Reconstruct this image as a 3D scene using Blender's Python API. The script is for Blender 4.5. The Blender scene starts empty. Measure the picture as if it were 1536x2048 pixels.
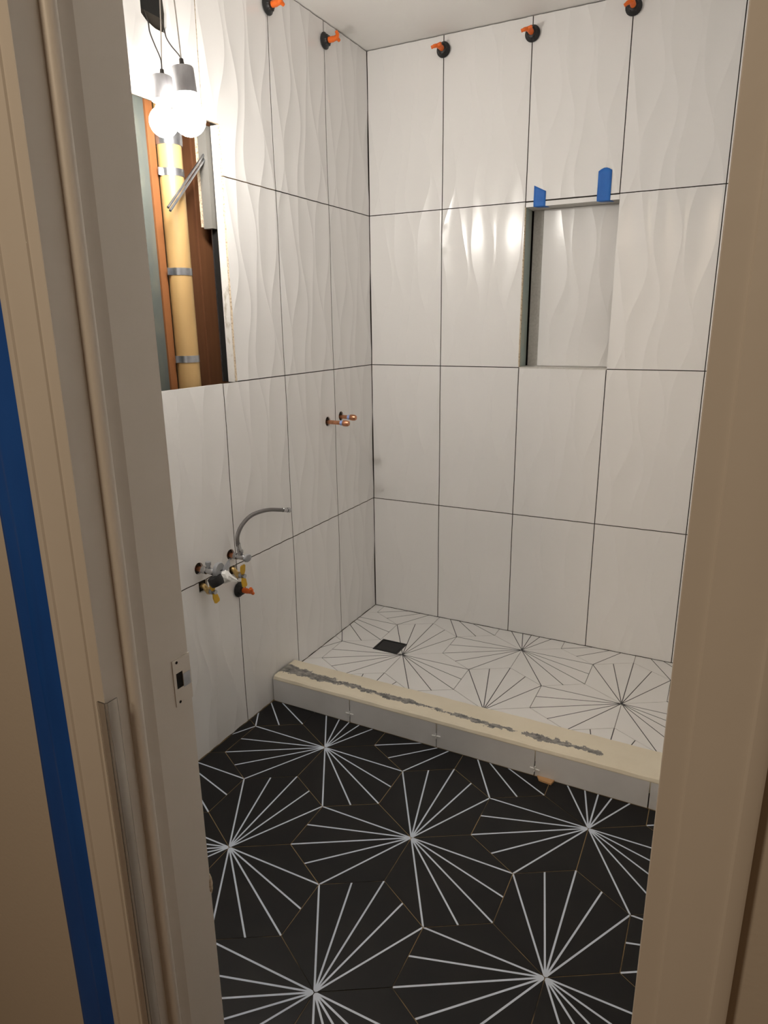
import bpy, bmesh, math, random
from mathutils import Vector, Matrix

random.seed(7)
S = bpy.context.scene
COL = S.collection

# ------------------------------------------------------------------ camera
yaw, pitch, roll = -0.4766, -0.2738, -0.0118
fwd = Vector((math.sin(yaw)*math.cos(pitch), math.cos(yaw)*math.cos(pitch), math.sin(pitch)))
right0 = Vector((math.cos(yaw), -math.sin(yaw), 0))
up0 = right0.cross(fwd)
rt = right0*math.cos(roll) + up0*math.sin(roll)
upv = -right0*math.sin(roll) + up0*math.cos(roll)
cam = bpy.data.cameras.new('camera')
cam.sensor_fit = 'VERTICAL'; cam.sensor_height = 24.0
cam.lens = 1349.62/2048*24.0
cam.clip_start = 0.02
camo = bpy.data.objects.new('camera', cam); COL.objects.link(camo)
M = Matrix((rt, upv, -fwd)).transposed().to_4x4()
M.translation = Vector((1.4198, -2.6501, 1.3069))
camo.matrix_world = M
S.camera = camo

# ------------------------------------------------------------------ world, lights, exposure
wd = bpy.data.worlds.new('dim_hall'); S.world = wd; wd.use_nodes = True
wd.node_tree.nodes['Background'].inputs[0].default_value = (1.0, 0.62, 0.34, 1)
wd.node_tree.nodes['Background'].inputs[1].default_value = 0.03
S.view_settings.view_transform = 'Standard'; S.view_settings.look = 'None'
S.view_settings.exposure = 1.3; S.view_settings.gamma = 1.0
S.view_settings.use_curve_mapping = False
hl = bpy.data.lights.new('hall_ceiling_light', 'AREA'); hl.shape = 'DISK'; hl.size = 0.3
hl.energy = 4.7; hl.color = (1.0, 0.80, 0.58)
hlo = bpy.data.objects.new('hall_ceiling_light', hl); COL.objects.link(hlo)
hlo.location = (0.66, -3.70, 2.28)
hlo.rotation_euler = (Vector((0.9, -2.1, 1.0))-hlo.location).to_track_quat('-Z', 'Y').to_euler()
BULB = 57.0

# ------------------------------------------------------------------ materials
def mat(name, col, rough=0.5, metal=0.0, noise=None, bump=None, spec=0.5, trans=0.0, emit=None, alpha=None):
    m = bpy.data.materials.new(name); m.use_nodes = True
    nt = m.node_tree; b = nt.nodes['Principled BSDF']
    b.inputs['Base Color'].default_value = (*col, 1)
    b.inputs['Roughness'].default_value = rough
    b.inputs['Metallic'].default_value = metal
    b.inputs['Specular IOR Level'].default_value = spec
    if trans: b.inputs['Transmission Weight'].default_value = trans
    if emit:
        b.inputs['Emission Color'].default_value = (*emit[0], 1); b.inputs['Emission Strength'].default_value = emit[1]
    tc = None
    if noise or bump:
        tc = nt.nodes.new('ShaderNodeTexCoord')
    if noise:                       # (scale, other colour, lo, hi, stretch)
        sc, c2, lo, hi, st = noise
        mp = nt.nodes.new('ShaderNodeMapping'); mp.inputs['Scale'].default_value = st
        n = nt.nodes.new('ShaderNodeTexNoise'); n.inputs['Scale'].default_value = sc; n.inputs['Detail'].default_value = 6
        r = nt.nodes.new('ShaderNodeValToRGB')
        r.color_ramp.elements[0].position = lo; r.color_ramp.elements[1].position = hi
        r.color_ramp.elements[0].color = (*col, 1); r.color_ramp.elements[1].color = (*c2, 1)
        nt.links.new(tc.outputs['Object'], mp.inputs[0]); nt.links.new(mp.outputs[0], n.inputs['Vector'])
        nt.links.new(n.outputs[0], r.inputs[0]); nt.links.new(r.outputs[0], b.inputs['Base Color'])
    if bump:                        # (scale, strength, distance)
        n2 = nt.nodes.new('ShaderNodeTexNoise'); n2.inputs['Scale'].default_value = bump[0]; n2.inputs['Detail'].default_value = 5
        bp = nt.nodes.new('ShaderNodeBump'); bp.inputs['Strength'].default_value = bump[1]; bp.inputs['Distance'].default_value = bump[2]
        nt.links.new(tc.outputs['Object'], n2.inputs['Vector']); nt.links.new(n2.outputs[0], bp.inputs['Height'])
        nt.links.new(bp.outputs[0], b.inputs['Normal'])
    return m

def fan_mat(name, base, line, width, rough, c2):
    """hexagonal tile printed with five thin lines that fan out from one corner (the tile's own origin)"""
    m = mat(name, base, rough, noise=(9.0, c2, 0.35, 0.8, (1, 1, 1)))
    nt = m.node_tree; b = nt.nodes['Principled BSDF']
    src = b.inputs['Base Color'].links[0].from_socket
    tc = nt.nodes.new('ShaderNodeTexCoord'); sp = nt.nodes.new('ShaderNodeSeparateXYZ')
    nt.links.new(tc.outputs['Object'], sp.inputs[0])
    prev = None
    for a in (-30, -13.9, 0, 13.9, 30):
        a = math.radians(a)
        m1 = nt.nodes.new('ShaderNodeMath'); m1.operation = 'MULTIPLY'; m1.inputs[1].default_value = -math.sin(a)
        m2 = nt.nodes.new('ShaderNodeMath'); m2.operation = 'MULTIPLY_ADD'; m2.inputs[1].default_value = math.cos(a)
        m3 = nt.nodes.new('ShaderNodeMath'); m3.operation = 'ABSOLUTE'
        nt.links.new(sp.outputs[0], m1.inputs[0]); nt.links.new(sp.outputs[1], m2.inputs[0]); nt.links.new(m1.outputs[0], m2.inputs[2])
        nt.links.new(m2.outputs[0], m3.inputs[0])
        if prev is None: prev = m3.outputs[0]
        else:
            mn = nt.nodes.new('ShaderNodeMath'); mn.operation = 'MINIMUM'
            nt.links.new(prev, mn.inputs[0]); nt.links.new(m3.outputs[0], mn.inputs[1]); prev = mn.outputs[0]
    lt = nt.nodes.new('ShaderNodeMath'); lt.operation = 'LESS_THAN'; lt.inputs[1].default_value = width/2
    nt.links.new(prev, lt.inputs[0])
    mx = nt.nodes.new('ShaderNodeMix'); mx.data_type = 'RGBA'
    nt.links.new(lt.outputs[0], mx.inputs['Factor']); nt.links.new(src, mx.inputs['A']); mx.inputs['B'].default_value = (*line, 1)
    nt.links.new(mx.outputs['Result'], b.inputs['Base Color'])
    return m

T_WHITE = mat('white_glazed_tile', (0.90, 0.89, 0.875), 0.20)
T_GREY = mat('curb_face_tile', (0.78, 0.77, 0.76), 0.35, noise=(6, (0.70, 0.69, 0.68), 0.4, 0.7, (1, 1, 1)))
BACKER = mat('dark_thinset', (0.035, 0.028, 0.02), 0.9)
M_BLACK = fan_mat('black_fan_tile', (0.008, 0.008, 0.009), (0.60, 0.66, 0.76), 0.0045, 0.45, (0.013, 0.012, 0.011))
M_SHOWER = fan_mat('white_fan_tile', (0.84, 0.83, 0.81), (0.02, 0.02, 0.022), 0.0032, 0.3, (0.81, 0.80, 0.78))
M_BLACK.node_tree.nodes['Principled BSDF'].inputs['Specular IOR Level'].default_value = 0.22
GROUT_B = mat('brown_dry_joint', (0.34, 0.23, 0.11), 0.9, noise=(5, (0.03, 0.025, 0.018), 0.50, 0.64, (1, 1, 1)))
GROUT_S = mat('grey_shower_joint', (0.16, 0.145, 0.12), 0.9, noise=(6, (0.06, 0.055, 0.05), 0.4, 0.6, (1, 1, 1)))
CEIL = mat('painted_ceiling', (0.88, 0.86, 0.83), 0.6, bump=(60, 0.15, 0.002))
PAINT = mat('ivory_trim_paint', (0.80, 0.755, 0.69), 0.45, noise=(5, (0.73, 0.68, 0.61), 0.35, 0.75, (1, 1, 0.25)), bump=(22, 0.18, 0.003))
HALLP = mat('hall_wall_paint', (0.66, 0.60, 0.52), 0.7, bump=(150, 0.25, 0.001))
TAPE = mat('blue_masking_tape', (0.022, 0.15, 0.55), 0.6, noise=(30, (0.03, 0.19, 0.62), 0.4, 0.7, (1, 1, 1)), bump=(60, 0.3, 0.002))
TAPE_D = mat('deep_blue_masking_film', (0.010, 0.10, 0.46), 0.5, noise=(14, (0.012, 0.12, 0.54), 0.4, 0.7, (1, 1, 0.4)))
CHROME = mat('chrome', (0.50, 0.50, 0.51), 0.22, 1.0)
STEEL = mat('galvanised_steel', (0.50, 0.52, 0.56), 0.35, 1.0, noise=(40, (0.40, 0.42, 0.46), 0.4, 0.6, (1, 1, 1)))
ALU = mat('worn_metal_socket', (0.42, 0.42, 0.44), 0.45, 0.8, noise=(25, (0.22, 0.21, 0.21), 0.45, 0.75, (1, 1, 0.3)))
COPPER = mat('copper', (0.72, 0.34, 0.20), 0.3, 1.0, noise=(60, (0.5, 0.24, 0.13), 0.4, 0.7, (1, 1, 1)))
BRASS = mat('brass', (0.62, 0.45, 0.20), 0.35, 1.0)
YELLOW = mat('yellow_valve_plastic', (0.72, 0.42, 0.015), 0.4)
ORANGE = mat('orange_plastic', (0.85, 0.16, 0.015), 0.4)
BLACKP = mat('black_plastic', (0.012, 0.012, 0.013), 0.45)
BLACKM = mat('black_metal', (0.010, 0.010, 0.012), 0.4, 0.3)
HOLLOW_SHADE = mat('painted_hollow_shade', (0.006, 0.005, 0.004), 0.95)  # near-black colour standing in for the shade inside holes and gaps
PIPE = mat('tan_drain_pipe', (0.52, 0.34, 0.14), 0.4, noise=(12, (0.46, 0.29, 0.12), 0.4, 0.7, (1, 1, 0.2)))
WOOD_O = mat('orange_stud_wood', (0.30, 0.115, 0.038), 0.6, noise=(18, (0.20, 0.075, 0.025), 0.35, 0.7, (1, 1, 0.06)))
WOOD_B = mat('brown_stud_wood', (0.20, 0.085, 0.035), 0.6, noise=(26, (0.13, 0.05, 0.02), 0.35, 0.7, (1, 1, 0.05)))
WOOD_P = mat('pale_offcut_wood', (0.62, 0.36, 0.17), 0.6, noise=(60, (0.5, 0.28, 0.12), 0.4, 0.7, (0.1, 1, 1)))
GREEN = mat('green_wallboard_paper', (0.10, 0.115, 0.105), 0.8, noise=(30, (0.14, 0.145, 0.12), 0.45, 0.7, (1, 1, 0.3)))
GREYB = mat('grey_board', (0.17, 0.165, 0.15), 0.8)
GREEN_BRIGHT = mat('brightened_green_board', (0.42, 0.50, 0.47), 0.8, noise=(14, (0.52, 0.50, 0.42), 0.52, 0.7, (1, 1, 0.4)))  # green board colour brightened to make up for shade in the niche
SIDE_DARK = mat('dark_tile_side', (0.10, 0.085, 0.065), 0.9)  # tile sides coloured dark so the joints show as dark lines
CUT = mat('raw_plaster_edge', (0.78, 0.76, 0.72), 0.9, noise=(55, (0.45, 0.40, 0.31), 0.55, 0.72, (1, 1, 0.5)), bump=(80, 0.5, 0.004))
BISQUE = mat('raw_tile_edge', (0.66, 0.56, 0.42), 0.9, noise=(160, (0.40, 0.30, 0.2), 0.5, 0.62, (1, 1, 1)))
SILL = mat('niche_grey_lining', (0.68, 0.66, 0.62), 0.7, noise=(120, (0.60, 0.58, 0.54), 0.4, 0.7, (1, 1, 1)))
WHITEP = mat('white_plastic', (0.92, 0.92, 0.90), 0.5)
BRAID = mat('braided_steel_hose', (0.24, 0.23, 0.23), 0.4, 0.7)
GREYP = mat('grey_valve_plastic', (0.33, 0.34, 0.36), 0.4)
LTBLUE = mat('pale_blue_tape', (0.30, 0.42, 0.78), 0.6)
WIRE_D = mat('dark_wire', (0.05, 0.045, 0.04), 0.5)
WIRE_L = mat('pale_wire', (0.42, 0.38, 0.34), 0.5)
CLEAR = mat('clear_plastic', (0.96, 0.95, 0.93), 0.12, trans=0.96)
GLOW = mat('lit_bulb_glass', (1, 1, 1), 0.3, emit=((1.0, 0.945, 0.875), BULB))

# braid bump on the hose
_nt = BRAID.node_tree; _w = _nt.nodes.new('ShaderNodeTexWave'); _w.inputs['Scale'].default_value = 160
_tc = _nt.nodes.new('ShaderNodeTexCoord'); _nt.links.new(_tc.outputs['Object'], _w.inputs[0]); _w.bands_direction = 'DIAGONAL'
_b = _nt.nodes.new('ShaderNodeBump'); _b.inputs['Strength'].default_value = 0.6; _b.inputs['Distance'].default_value = 0.002
_nt.links.new(_w.outputs[0], _b.inputs['Height']); _nt.links.new(_b.outputs[0], _nt.nodes['Principled BSDF'].inputs['Normal'])

# cream membrane with a torn grey thinset seam along the curb (a stain with its own shape)
CREAM = mat('cream_membrane', (0.80, 0.73, 0.58), 0.55, noise=(9, (0.74, 0.67, 0.52), 0.35, 0.75, (1, 1, 1)), bump=(35, 0.25, 0.004))
def curb_seam():
    nt = CREAM.node_tree; b = nt.nodes['Principled BSDF']; L = nt.links
    src = b.inputs['Base Color'].links[0].from_socket
    tc = nt.nodes.new('ShaderNodeTexCoord'); sp = nt.nodes.new('ShaderNodeSeparateXYZ'); L.new(tc.outputs['Object'], sp.inputs[0])
    def nz(scale, sx):
        mp = nt.nodes.new('ShaderNodeMapping'); mp.inputs['Scale'].default_value = (sx, 1, 1)
        n = nt.nodes.new('ShaderNodeTexNoise'); n.inputs['Scale'].default_value = scale; n.inputs['Detail'].default_value = 8; n.inputs['Roughness'].default_value = 0.7
        L.new(tc.outputs['Object'], mp.inputs[0]); L.new(mp.outputs[0], n.inputs['Vector']); return n.outputs[0]
    def mth(op, a, c, d=None):
        n = nt.nodes.new('ShaderNodeMath'); n.operation = op
        for i, v in enumerate((a, c, d)):
            if v is None: continue
            if isinstance(v, (int, float)): n.inputs[i].default_value = v
            else: L.new(v, n.inputs[i])
        return n.outputs[0]
    # centre line of the seam: y0 + slope*x + wobble
    cl = mth('MULTIPLY_ADD', sp.outputs[0], -0.014, -0.762)
    cl = mth('ADD', cl, mth('MULTIPLY_ADD', nz(7, 1), 0.03, -0.015))
    d = mth('ABSOLUTE', mth('SUBTRACT', sp.outputs[1], cl), 0)
    w = mth('MULTIPLY_ADD', nz(11, 0.9), 0.085, -0.0355)
    lf = nt.nodes.new('ShaderNodeMapRange'); lf.inputs['From Min'].default_value = 0.0; lf.inputs['From Max'].default_value = 0.32
    lf.inputs['To Min'].default_value = 0.022; lf.inputs['To Max'].default_value = 0.0; L.new(sp.outputs[0], lf.inputs[0])
    w = mth('ADD', w, lf.outputs[0])
    w = mth('ADD', w, mth('MULTIPLY_ADD', nz(90, 1), 0.03, -0.013))
    fade = nt.nodes.new('ShaderNodeMapRange'); fade.inputs['From Min'].default_value = 1.18; fade.inputs['From Max'].default_value = 1.27
    fade.inputs['To Min'].default_value = 0.0; fade.inputs['To Max'].default_value = -0.08
    L.new(sp.outputs[0], fade.inputs[0])
    w = mth('ADD', w, fade.outputs[0])
    k = mth('LESS_THAN', d, w)
    g = nt.nodes.new('ShaderNodeValToRGB'); g.color_ramp.elements[0].position = 0.38; g.color_ramp.elements[1].position = 0.62
    g.color_ramp.elements[0].color = (0.10, 0.10, 0.10, 1); g.color_ramp.elements[1].color = (0.36, 0.34, 0.31, 1)
    L.new(nz(70, 0.6), g.inputs[0])
    mx = nt.nodes.new('ShaderNodeMix'); mx.data_type = 'RGBA'
    L.new(k, mx.inputs['Factor']); L.new(src, mx.inputs['A']); L.new(g.outputs[0], mx.inputs['B']); L.new(mx.outputs['Result'], b.inputs['Base Color'])
curb_seam()

# ------------------------------------------------------------------ mesh helpers
def link(name, bm, m, parent=None, smooth=False):
    me = bpy.data.meshes.new(name); bm.normal_update()
    if smooth:
        for f in bm.faces: f.smooth = True
    bm.to_mesh(me); bm.free()
    for mm in (m if isinstance(m, (list, tuple)) else [m]): me.materials.append(mm)
    o = bpy.data.objects.new(name, me); COL.objects.link(o)
    if parent is not None: o.parent = parent
    return o

def box(bm, lo, hi, bevel=0.0, mi=0):
    v = [bm.verts.new((x, y, z)) for x in (lo[0], hi[0]) for y in (lo[1], hi[1]) for z in (lo[2], hi[2])]
    fs = [bm.faces.new([v[i] for i in f]) for f in ((0, 1, 3, 2), (4, 6, 7, 5), (0, 4, 5, 1), (2, 3, 7, 6), (0, 2, 6, 4), (1, 5, 7, 3))]
    for f in fs: f.material_index = mi
    if bevel:
        es = list({e for f in fs for e in f.edges})
        bmesh.ops.bevel(bm, geom=es, offset=bevel, segments=2, profile=0.5, affect='EDGES')

def frame_of(d):
    d = Vector(d).normalized(); a = Vector((0, 0, 1)) if abs(d.z) < 0.9 else Vector((1, 0, 0))
    s = d.cross(a).normalized(); return s, d.cross(s).normalized(), d

def lathe(bm, prof, org, axis, n=20, sy=1.0):
    """prof: (distance along axis, radius)"""
    s, t, d = frame_of(axis); org = Vector(org); rings = []
    for h, r in prof:
        if r < 1e-6: rings.append([bm.verts.new(org+d*h)])
        else: rings.append([bm.verts.new(org+d*h+(s*math.cos(2*math.pi*i/n)+t*math.sin(2*math.pi*i/n)*sy)*r) for i in range(n)])
    for a, b in zip(rings, rings[1:]):
        for i in range(n):
            j = (i+1) % n
            if len(a) == 1 and len(b) == 1: continue
            if len(a) == 1: bm.faces.new((a[0], b[i], b[j]))
            elif len(b) == 1: bm.faces.new((a[i], a[j], b[0]))
            else: bm.faces.new((a[i], a[j], b[j], b[i]))
    if len(rings[0]) > 1: bm.faces.new(rings[0][::-1])
    if len(rings[-1]) > 1: bm.faces.new(rings[-1])
    bmesh.ops.recalc_face_normals(bm, faces=bm.faces[:])

def spline(pts, n=8):
    P = [Vector(p) for p in pts]; P = [2*P[0]-P[1]]+P+[2*P[-1]-P[-2]]; out = []
    for i in range(1, len(P)-2):
        for k in range(n):
            t = k/n; a, b, c, d = P[i-1:i+3]
            out.append(0.5*((2*b)+(c-a)*t+(2*a-5*b+4*c-d)*t*t+(3*b-a-3*c+d)*t**3))
    return out+[P[-2]]

def tube(bm, pts, r, n=10):
    pts = [Vector(p) for p in pts]; rings = []; s = None
    for i, p in enumerate(pts):
        d = (pts[min(i+1, len(pts)-1)]-pts[max(i-1, 0)]).normalized()
        if s is None: s = frame_of(d)[0]
        s = (s-d*s.dot(d)).normalized(); t = d.cross(s)
        rr = r[i] if isinstance(r, (list, tuple)) else r
        rings.append([bm.verts.new(p+(s*math.cos(2*math.pi*k/n)+t*math.sin(2*math.pi*k/n))*rr) for k in range(n)])
    for a, b in zip(rings, rings[1:]):
        for i in range(n): bm.faces.new((a[i], a[(i+1) % n], b[(i+1) % n], b[i]))
    bm.faces.new(rings[0][::-1]); bm.faces.new(rings[-1])
    bmesh.ops.recalc_face_normals(bm, faces=bm.faces[:])

def extrude_poly(bm, pts, vec):
    """closed polygon (3-D points) extruded by vec"""
    vec = Vector(vec); a = [bm.verts.new(p) for p in pts]; b = [bm.verts.new(Vector(p)+vec) for p in pts]
    bm.faces.new(a[::-1]); bm.faces.new(b)
    for i in range(len(a)):
        j = (i+1) % len(a); bm.faces.new((a[i], a[j], b[j], b[i]))
    bmesh.ops.recalc_face_normals(bm, faces=bm.faces[:])

def one(name, fn, m, parent=None, smooth=False):
    bm = bmesh.new(); fn(bm); return link(name, bm, m, parent, smooth)

def shade(o, ang=40):
    for p in o.data.polygons: p.use_smooth = True
    o.data.set_sharp_from_angle(angle=math.radians(ang)); return o

def empty(name, label, cat, loc=(0, 0, 0), group=None):
    o = bpy.data.objects.new(name, None); COL.objects.link(o); o.location = loc; o.empty_display_size = 0.05
    o['label'] = label; o['category'] = cat
    if group: o['group'] = group
    return o

def tag(o, label, cat, group=None):
    o['label'] = label; o['category'] = cat
    if group: o['group'] = group
    return o

def struct(o): o['kind'] = 'structure'; return o

# ------------------------------------------------------------------ room levels
W, H = 0.3325, 0.5993
Z3 = 0.531; Z2 = Z3+H; Z1 = Z3+2*H; ZC = 2.3236
ZF = -0.066                       # bathroom floor, below the shower floor (0)
C1 = 0.3224; L1 = 0.3168
G = 0.0016                        # half joint
TH = 0.009                        # tile thickness
XR = 1.535                        # shower's far side wall
YD = -1.984                       # bathroom face of the door wall
YH = -2.125                       # hall face
XJ, XJ2 = 0.75, 1.408             # jamb faces
ZDOOR = 1.985

# ------------------------------------------------------------------ relief wall tiles
K = 6
def curve_u(k, v):
    d = W/K
    ph = math.pi*k+0.9*math.sin(k*2.3)
    a = 0.023+0.006*math.sin(k*1.7+0.5)
    w2 = 2*math.pi*v/H
    return (k+0.5)*d+a*math.sin(w2+ph)+0.006*math.sin(2*w2+1.3*k)
def curves(v):
    # periodic in u: curve k and k+K differ by W exactly
    base = [curve_u(k, v) for k in range(K)]
    full = [x-W for x in base]+base+[x+W for x in base]
    for i in range(1, len(full)): full[i] = max(full[i], full[i-1]+0.0025)
    return full
RELIEF = 0.0026
def relief_bm(bm, u0, u1, v0, v1, uo=0.0, vo=0.0, nv=26, sub=4, amp=1.0):
    """panel in local X (u), Z (v), front face towards -Y; uo/vo: origin of the wave pattern"""
    nrow = max(2, int(round(nv*(v1-v0)/H))+1)
    rows = []
    for r in range(nrow):
        v = v0+(v1-v0)*r/(nrow-1); cs = curves((v-vo) % H)
        base = math.floor((u0-uo)/W)*W
        cs = [c+base+uo for c in cs]+[cs[-1]+base+uo+0.03]
        row = []
        for i in range(len(cs)-1):
            g = cs[i+1]-cs[i]
            for s in range(sub):
                t = s/sub; x = cs[i]+g*t
                xc = min(max(x, u0), u1); tt = (xc-cs[i])/g if x == xc else None
                row.append((xc, x, s == 0, cs, i))
        out = []
        for xc, x, sharp, cs_, i in row:
            j = max(q for q in range(len(cs_)) if cs_[q] <= xc+1e-9); j = min(j, len(cs_)-2)
            g = cs_[j+1]-cs_[j]; t = (xc-cs_[j])/g
            h = RELIEF*amp*min(1.0, (g/0.075))**1.15*(4*t*(1-t))**0.8
            out.append((xc, h, v, sharp and x == xc))
        rows.append(out)
    n = len(rows[0])
    keep = [j for j in range(n) if not (all(r[j][0] <= u0+1e-9 for r in rows) and j+1 < n and all(r[j+1][0] <= u0+1e-9 for r in rows))]
    keep = [j for j in keep if not (all(r[j][0] >= u1-1e-9 for r in rows) and all(r[j-1][0] >= u1-1e-9 for r in rows))]
    V = [[bm.verts.new((r[j][0], r[j][1], r[j][2])) for j in keep] for r in rows]
    sh = [[r[j][3] for j in keep] for r in rows]
    faces = []; sharp_pairs = []
    for a in range(nrow-1):
        for j in range(len(keep)-1):
            f = bm.faces.new((V[a][j], V[a][j+1], V[a+1][j+1], V[a+1][j])); f.smooth = True; faces.append(f)
        for j in range(len(keep)):
            if sh[a][j] and sh[a+1][j]: sharp_pairs.append((V[a][j], V[a+1][j]))
    for p, q in sharp_pairs:
        e = bm.edges.get((p, q))
        if e: e.smooth = False
    # sides and back
    m = len(keep)
    loop = [V[0][j] for j in range(m)]+[V[a][m-1] for a in range(1, nrow)]+[V[nrow-1][j] for j in range(m-2, -1, -1)]+[V[a][0] for a in range(nrow-2, 0, -1)]
    bk = [bm.verts.new((p.co.x, TH, p.co.z)) for p in loop]
    for i in range(len(loop)):
        j = (i+1) % len(loop)
        f = bm.faces.new((loop[j], loop[i], bk[i], bk[j])); f.material_index = 1
    f = bm.faces.new(bk); f.material_index = 1
    bmesh.ops.remove_doubles(bm, verts=bm.verts[:], dist=2e-5)
    for e in bm.edges:
        fs = e.link_faces
        if len(fs) == 2 and fs[0].smooth != fs[1].smooth: e.smooth = False
    bmesh.ops.recalc_face_normals(bm, faces=bm.faces[:])

def relief_tile(parent, rects, uo, vo, name='tile', amp=1.0, edge=None):
    bm = bmesh.new()
    for (u0, u1, v0, v1) in rects:
        b2 = bmesh.new(); relief_bm(b2, u0, u1, v0, v1, uo, vo, amp=amp)
        me = bpy.data.meshes.new('tmp'); b2.to_mesh(me); b2.free(); bm.from_mesh(me); bpy.data.meshes.remove(me)
    o = link(name, bm, [T_WHITE, edge or SIDE_DARK], parent)
    return o

def cut(o, fn):
    """subtract the closed shape drawn by fn (in the tile's own frame) from a tile"""
    c = one('cutter', fn, T_WHITE)
    md = o.modifiers.new('cut', 'BOOLEAN'); md.object = c; md.operation = 'DIFFERENCE'; md.solver = 'EXACT'
    c.matrix_world = o.matrix_world.copy() if o.parent is None else o.parent.matrix_world @ o.matrix_local
    bpy.context.view_layer.update()
    dg = bpy.context.evaluated_depsgraph_get()
    me = bpy.data.meshes.new_from_object(o.evaluated_get(dg))
    o.modifiers.clear(); old = o.data; o.data = me; bpy.data.meshes.remove(old)
    cm = c.data; bpy.data.objects.remove(c); bpy.data.meshes.remove(cm)

# --- back wall (plane y = 0, local frame = world)
NX0, NX1, NZ0, NZ1 = 0.656, 0.9885, 1.1318, 1.711
def back_shell(bm):
    y0, y1 = TH, 0.16
    box(bm, (-0.2, y0, -0.2), (NX0-0.003, y1, ZC+0.1)); box(bm, (NX1, y0, -0.2), (XR+0.2, y1, ZC+0.1))
    box(bm, (NX0-0.003, y0, -0.2), (NX1, y1, NZ0-0.003)); box(bm, (NX0, y0, NZ1+0.012), (NX1, y1, ZC+0.1))
    box(bm, (NX0, 0.112, NZ0), (NX1, y1, NZ1))
wall_back = struct(one('wall_back', back_shell, BACKER))
wall_back.location = (0, 0, 0)
cols_b = [0.0, C1, C1+W, C1+2*W, C1+3*W, XR+0.01]
rows_z = [0.0, Z3, Z2, Z1, ZC-0.0015]
first = {}
for ci in range(5):
    for ri in range(4):
        u0, u1 = cols_b[ci]+G, cols_b[ci+1]-G; v0, v1 = rows_z[ri]+G, rows_z[ri+1]-G
        uo = cols_b[ci] if ci else C1-W
        vo = rows_z[ri] if ri else Z3-H
        if ci == 2 and ri == 2: continue
        if ci in (2, 3) and ri in first:
            src, suo = first[ri]
            o = src.copy(); COL.objects.link(o); o.parent = wall_back; o.location = (uo-suo, 0, 0); o.name = 'tile'
        else:
            o = relief_tile(wall_back, [(u0, u1, v0, v1)], uo, vo, amp=(1.0 if ri > 0 else 0.8))
            if ci == 1: first[ri] = (o, uo)
# niche: strip under the row joint, lining, back tile
niche = one('niche_head', lambda bm: box(bm, (NX0, 0.0006, NZ1), (NX1, 0.112, Z1-2*G)), SILL, wall_back)
one('niche_lip', lambda bm: box(bm, (NX0+0.001, 0.0, NZ1-0.0005), (NX1-0.001, 0.006, Z1-2*G)), T_WHITE, wall_back)
def green_side(bm):
    box(bm, (NX0-0.004, 0.012, NZ0), (NX0+0.0004, 0.090, NZ1))
one('niche_side', green_side, GREEN_BRIGHT, wall_back)
one('niche_side_edge', lambda bm: box(bm, (NX0-0.004, 0.0008, NZ0), (NX0+0.0002, 0.012, NZ1)), BISQUE, wall_back)
one('niche_back', lambda bm: box(bm, (NX0+0.006, 0.098, NZ0), (NX1, 0.112, NZ1)), SILL, wall_back)
nt_ = relief_tile(wall_back, [(0.704, NX1-0.001, NZ0+0.002, NZ1-0.001)], 0.69, Z2, amp=0.8)
nt_.location = (0, 0.0865, 0)
one('niche_sill', lambda bm: box(bm, (NX0, 0.0, NZ0-0.004), (NX1, 0.112, NZ0+0.0006)), SILL, wall_back)

# --- left wall (plane x = 0): child frame rotated so that local u = world y
wall_left = struct(bpy.data.objects.new('wall_left', bpy.data.meshes.new('wall_left'))); COL.objects.link(wall_left)
wall_left.rotation_euler = (0, 0, math.pi/2)
RY0, RY1, RZ0, RZ1 = -1.285, -0.912, Z2-G, 1.867
def left_shell():
    bm = bmesh.new(); y0, y1 = TH, 0.20
    e0, e1 = -2.0, 0.2
    box(bm, (e0, y0, -0.2), (RY0, y1, ZC+0.1)); box(bm, (RY1+0.001, 0.037, -0.2), (e1, 0.0375, ZC+0.1))
    box(bm, (-0.80, y0, RZ0-0.05), (e1, y1, RZ1+0.05))
    box(bm, (RY1+0.013, y0, RZ0), (-0.80, 0.036, RZ1))
    CB, CT = RZ0-0.14, RZ1+0.13           # the stud bay goes on below and above the opening
    box(bm, (RY0, y0, -0.2), (-0.80, y1, CB)); box(bm, (RY0, y0, CT), (-0.80, y1, ZC+0.1))
    box(bm, (RY0, y0, CB), (-0.80, 0.024, RZ0-0.004)); box(bm, (RY0, y0, RZ1+0.004), (-0.80, 0.024, CT))
    box(bm, (-0.80, y0, -0.2), (e1, y1, RZ0-0.05)); box(bm, (-0.80, y0, RZ1+0.05), (e1, y1, ZC+0.1))
    box(bm, (RY0, 0.145, CB-0.01), (-0.79, y1, CT+0.01))
    bm.to_mesh(wall_left.data); bm.free(); wall_left.data.materials.append(BACKER)
left_shell()
cols_l = [0.0, -L1, -L1-W, -L1-2*W, -L1-3*W, -L1-4*W, -2.0]
left_tiles = {}
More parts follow.
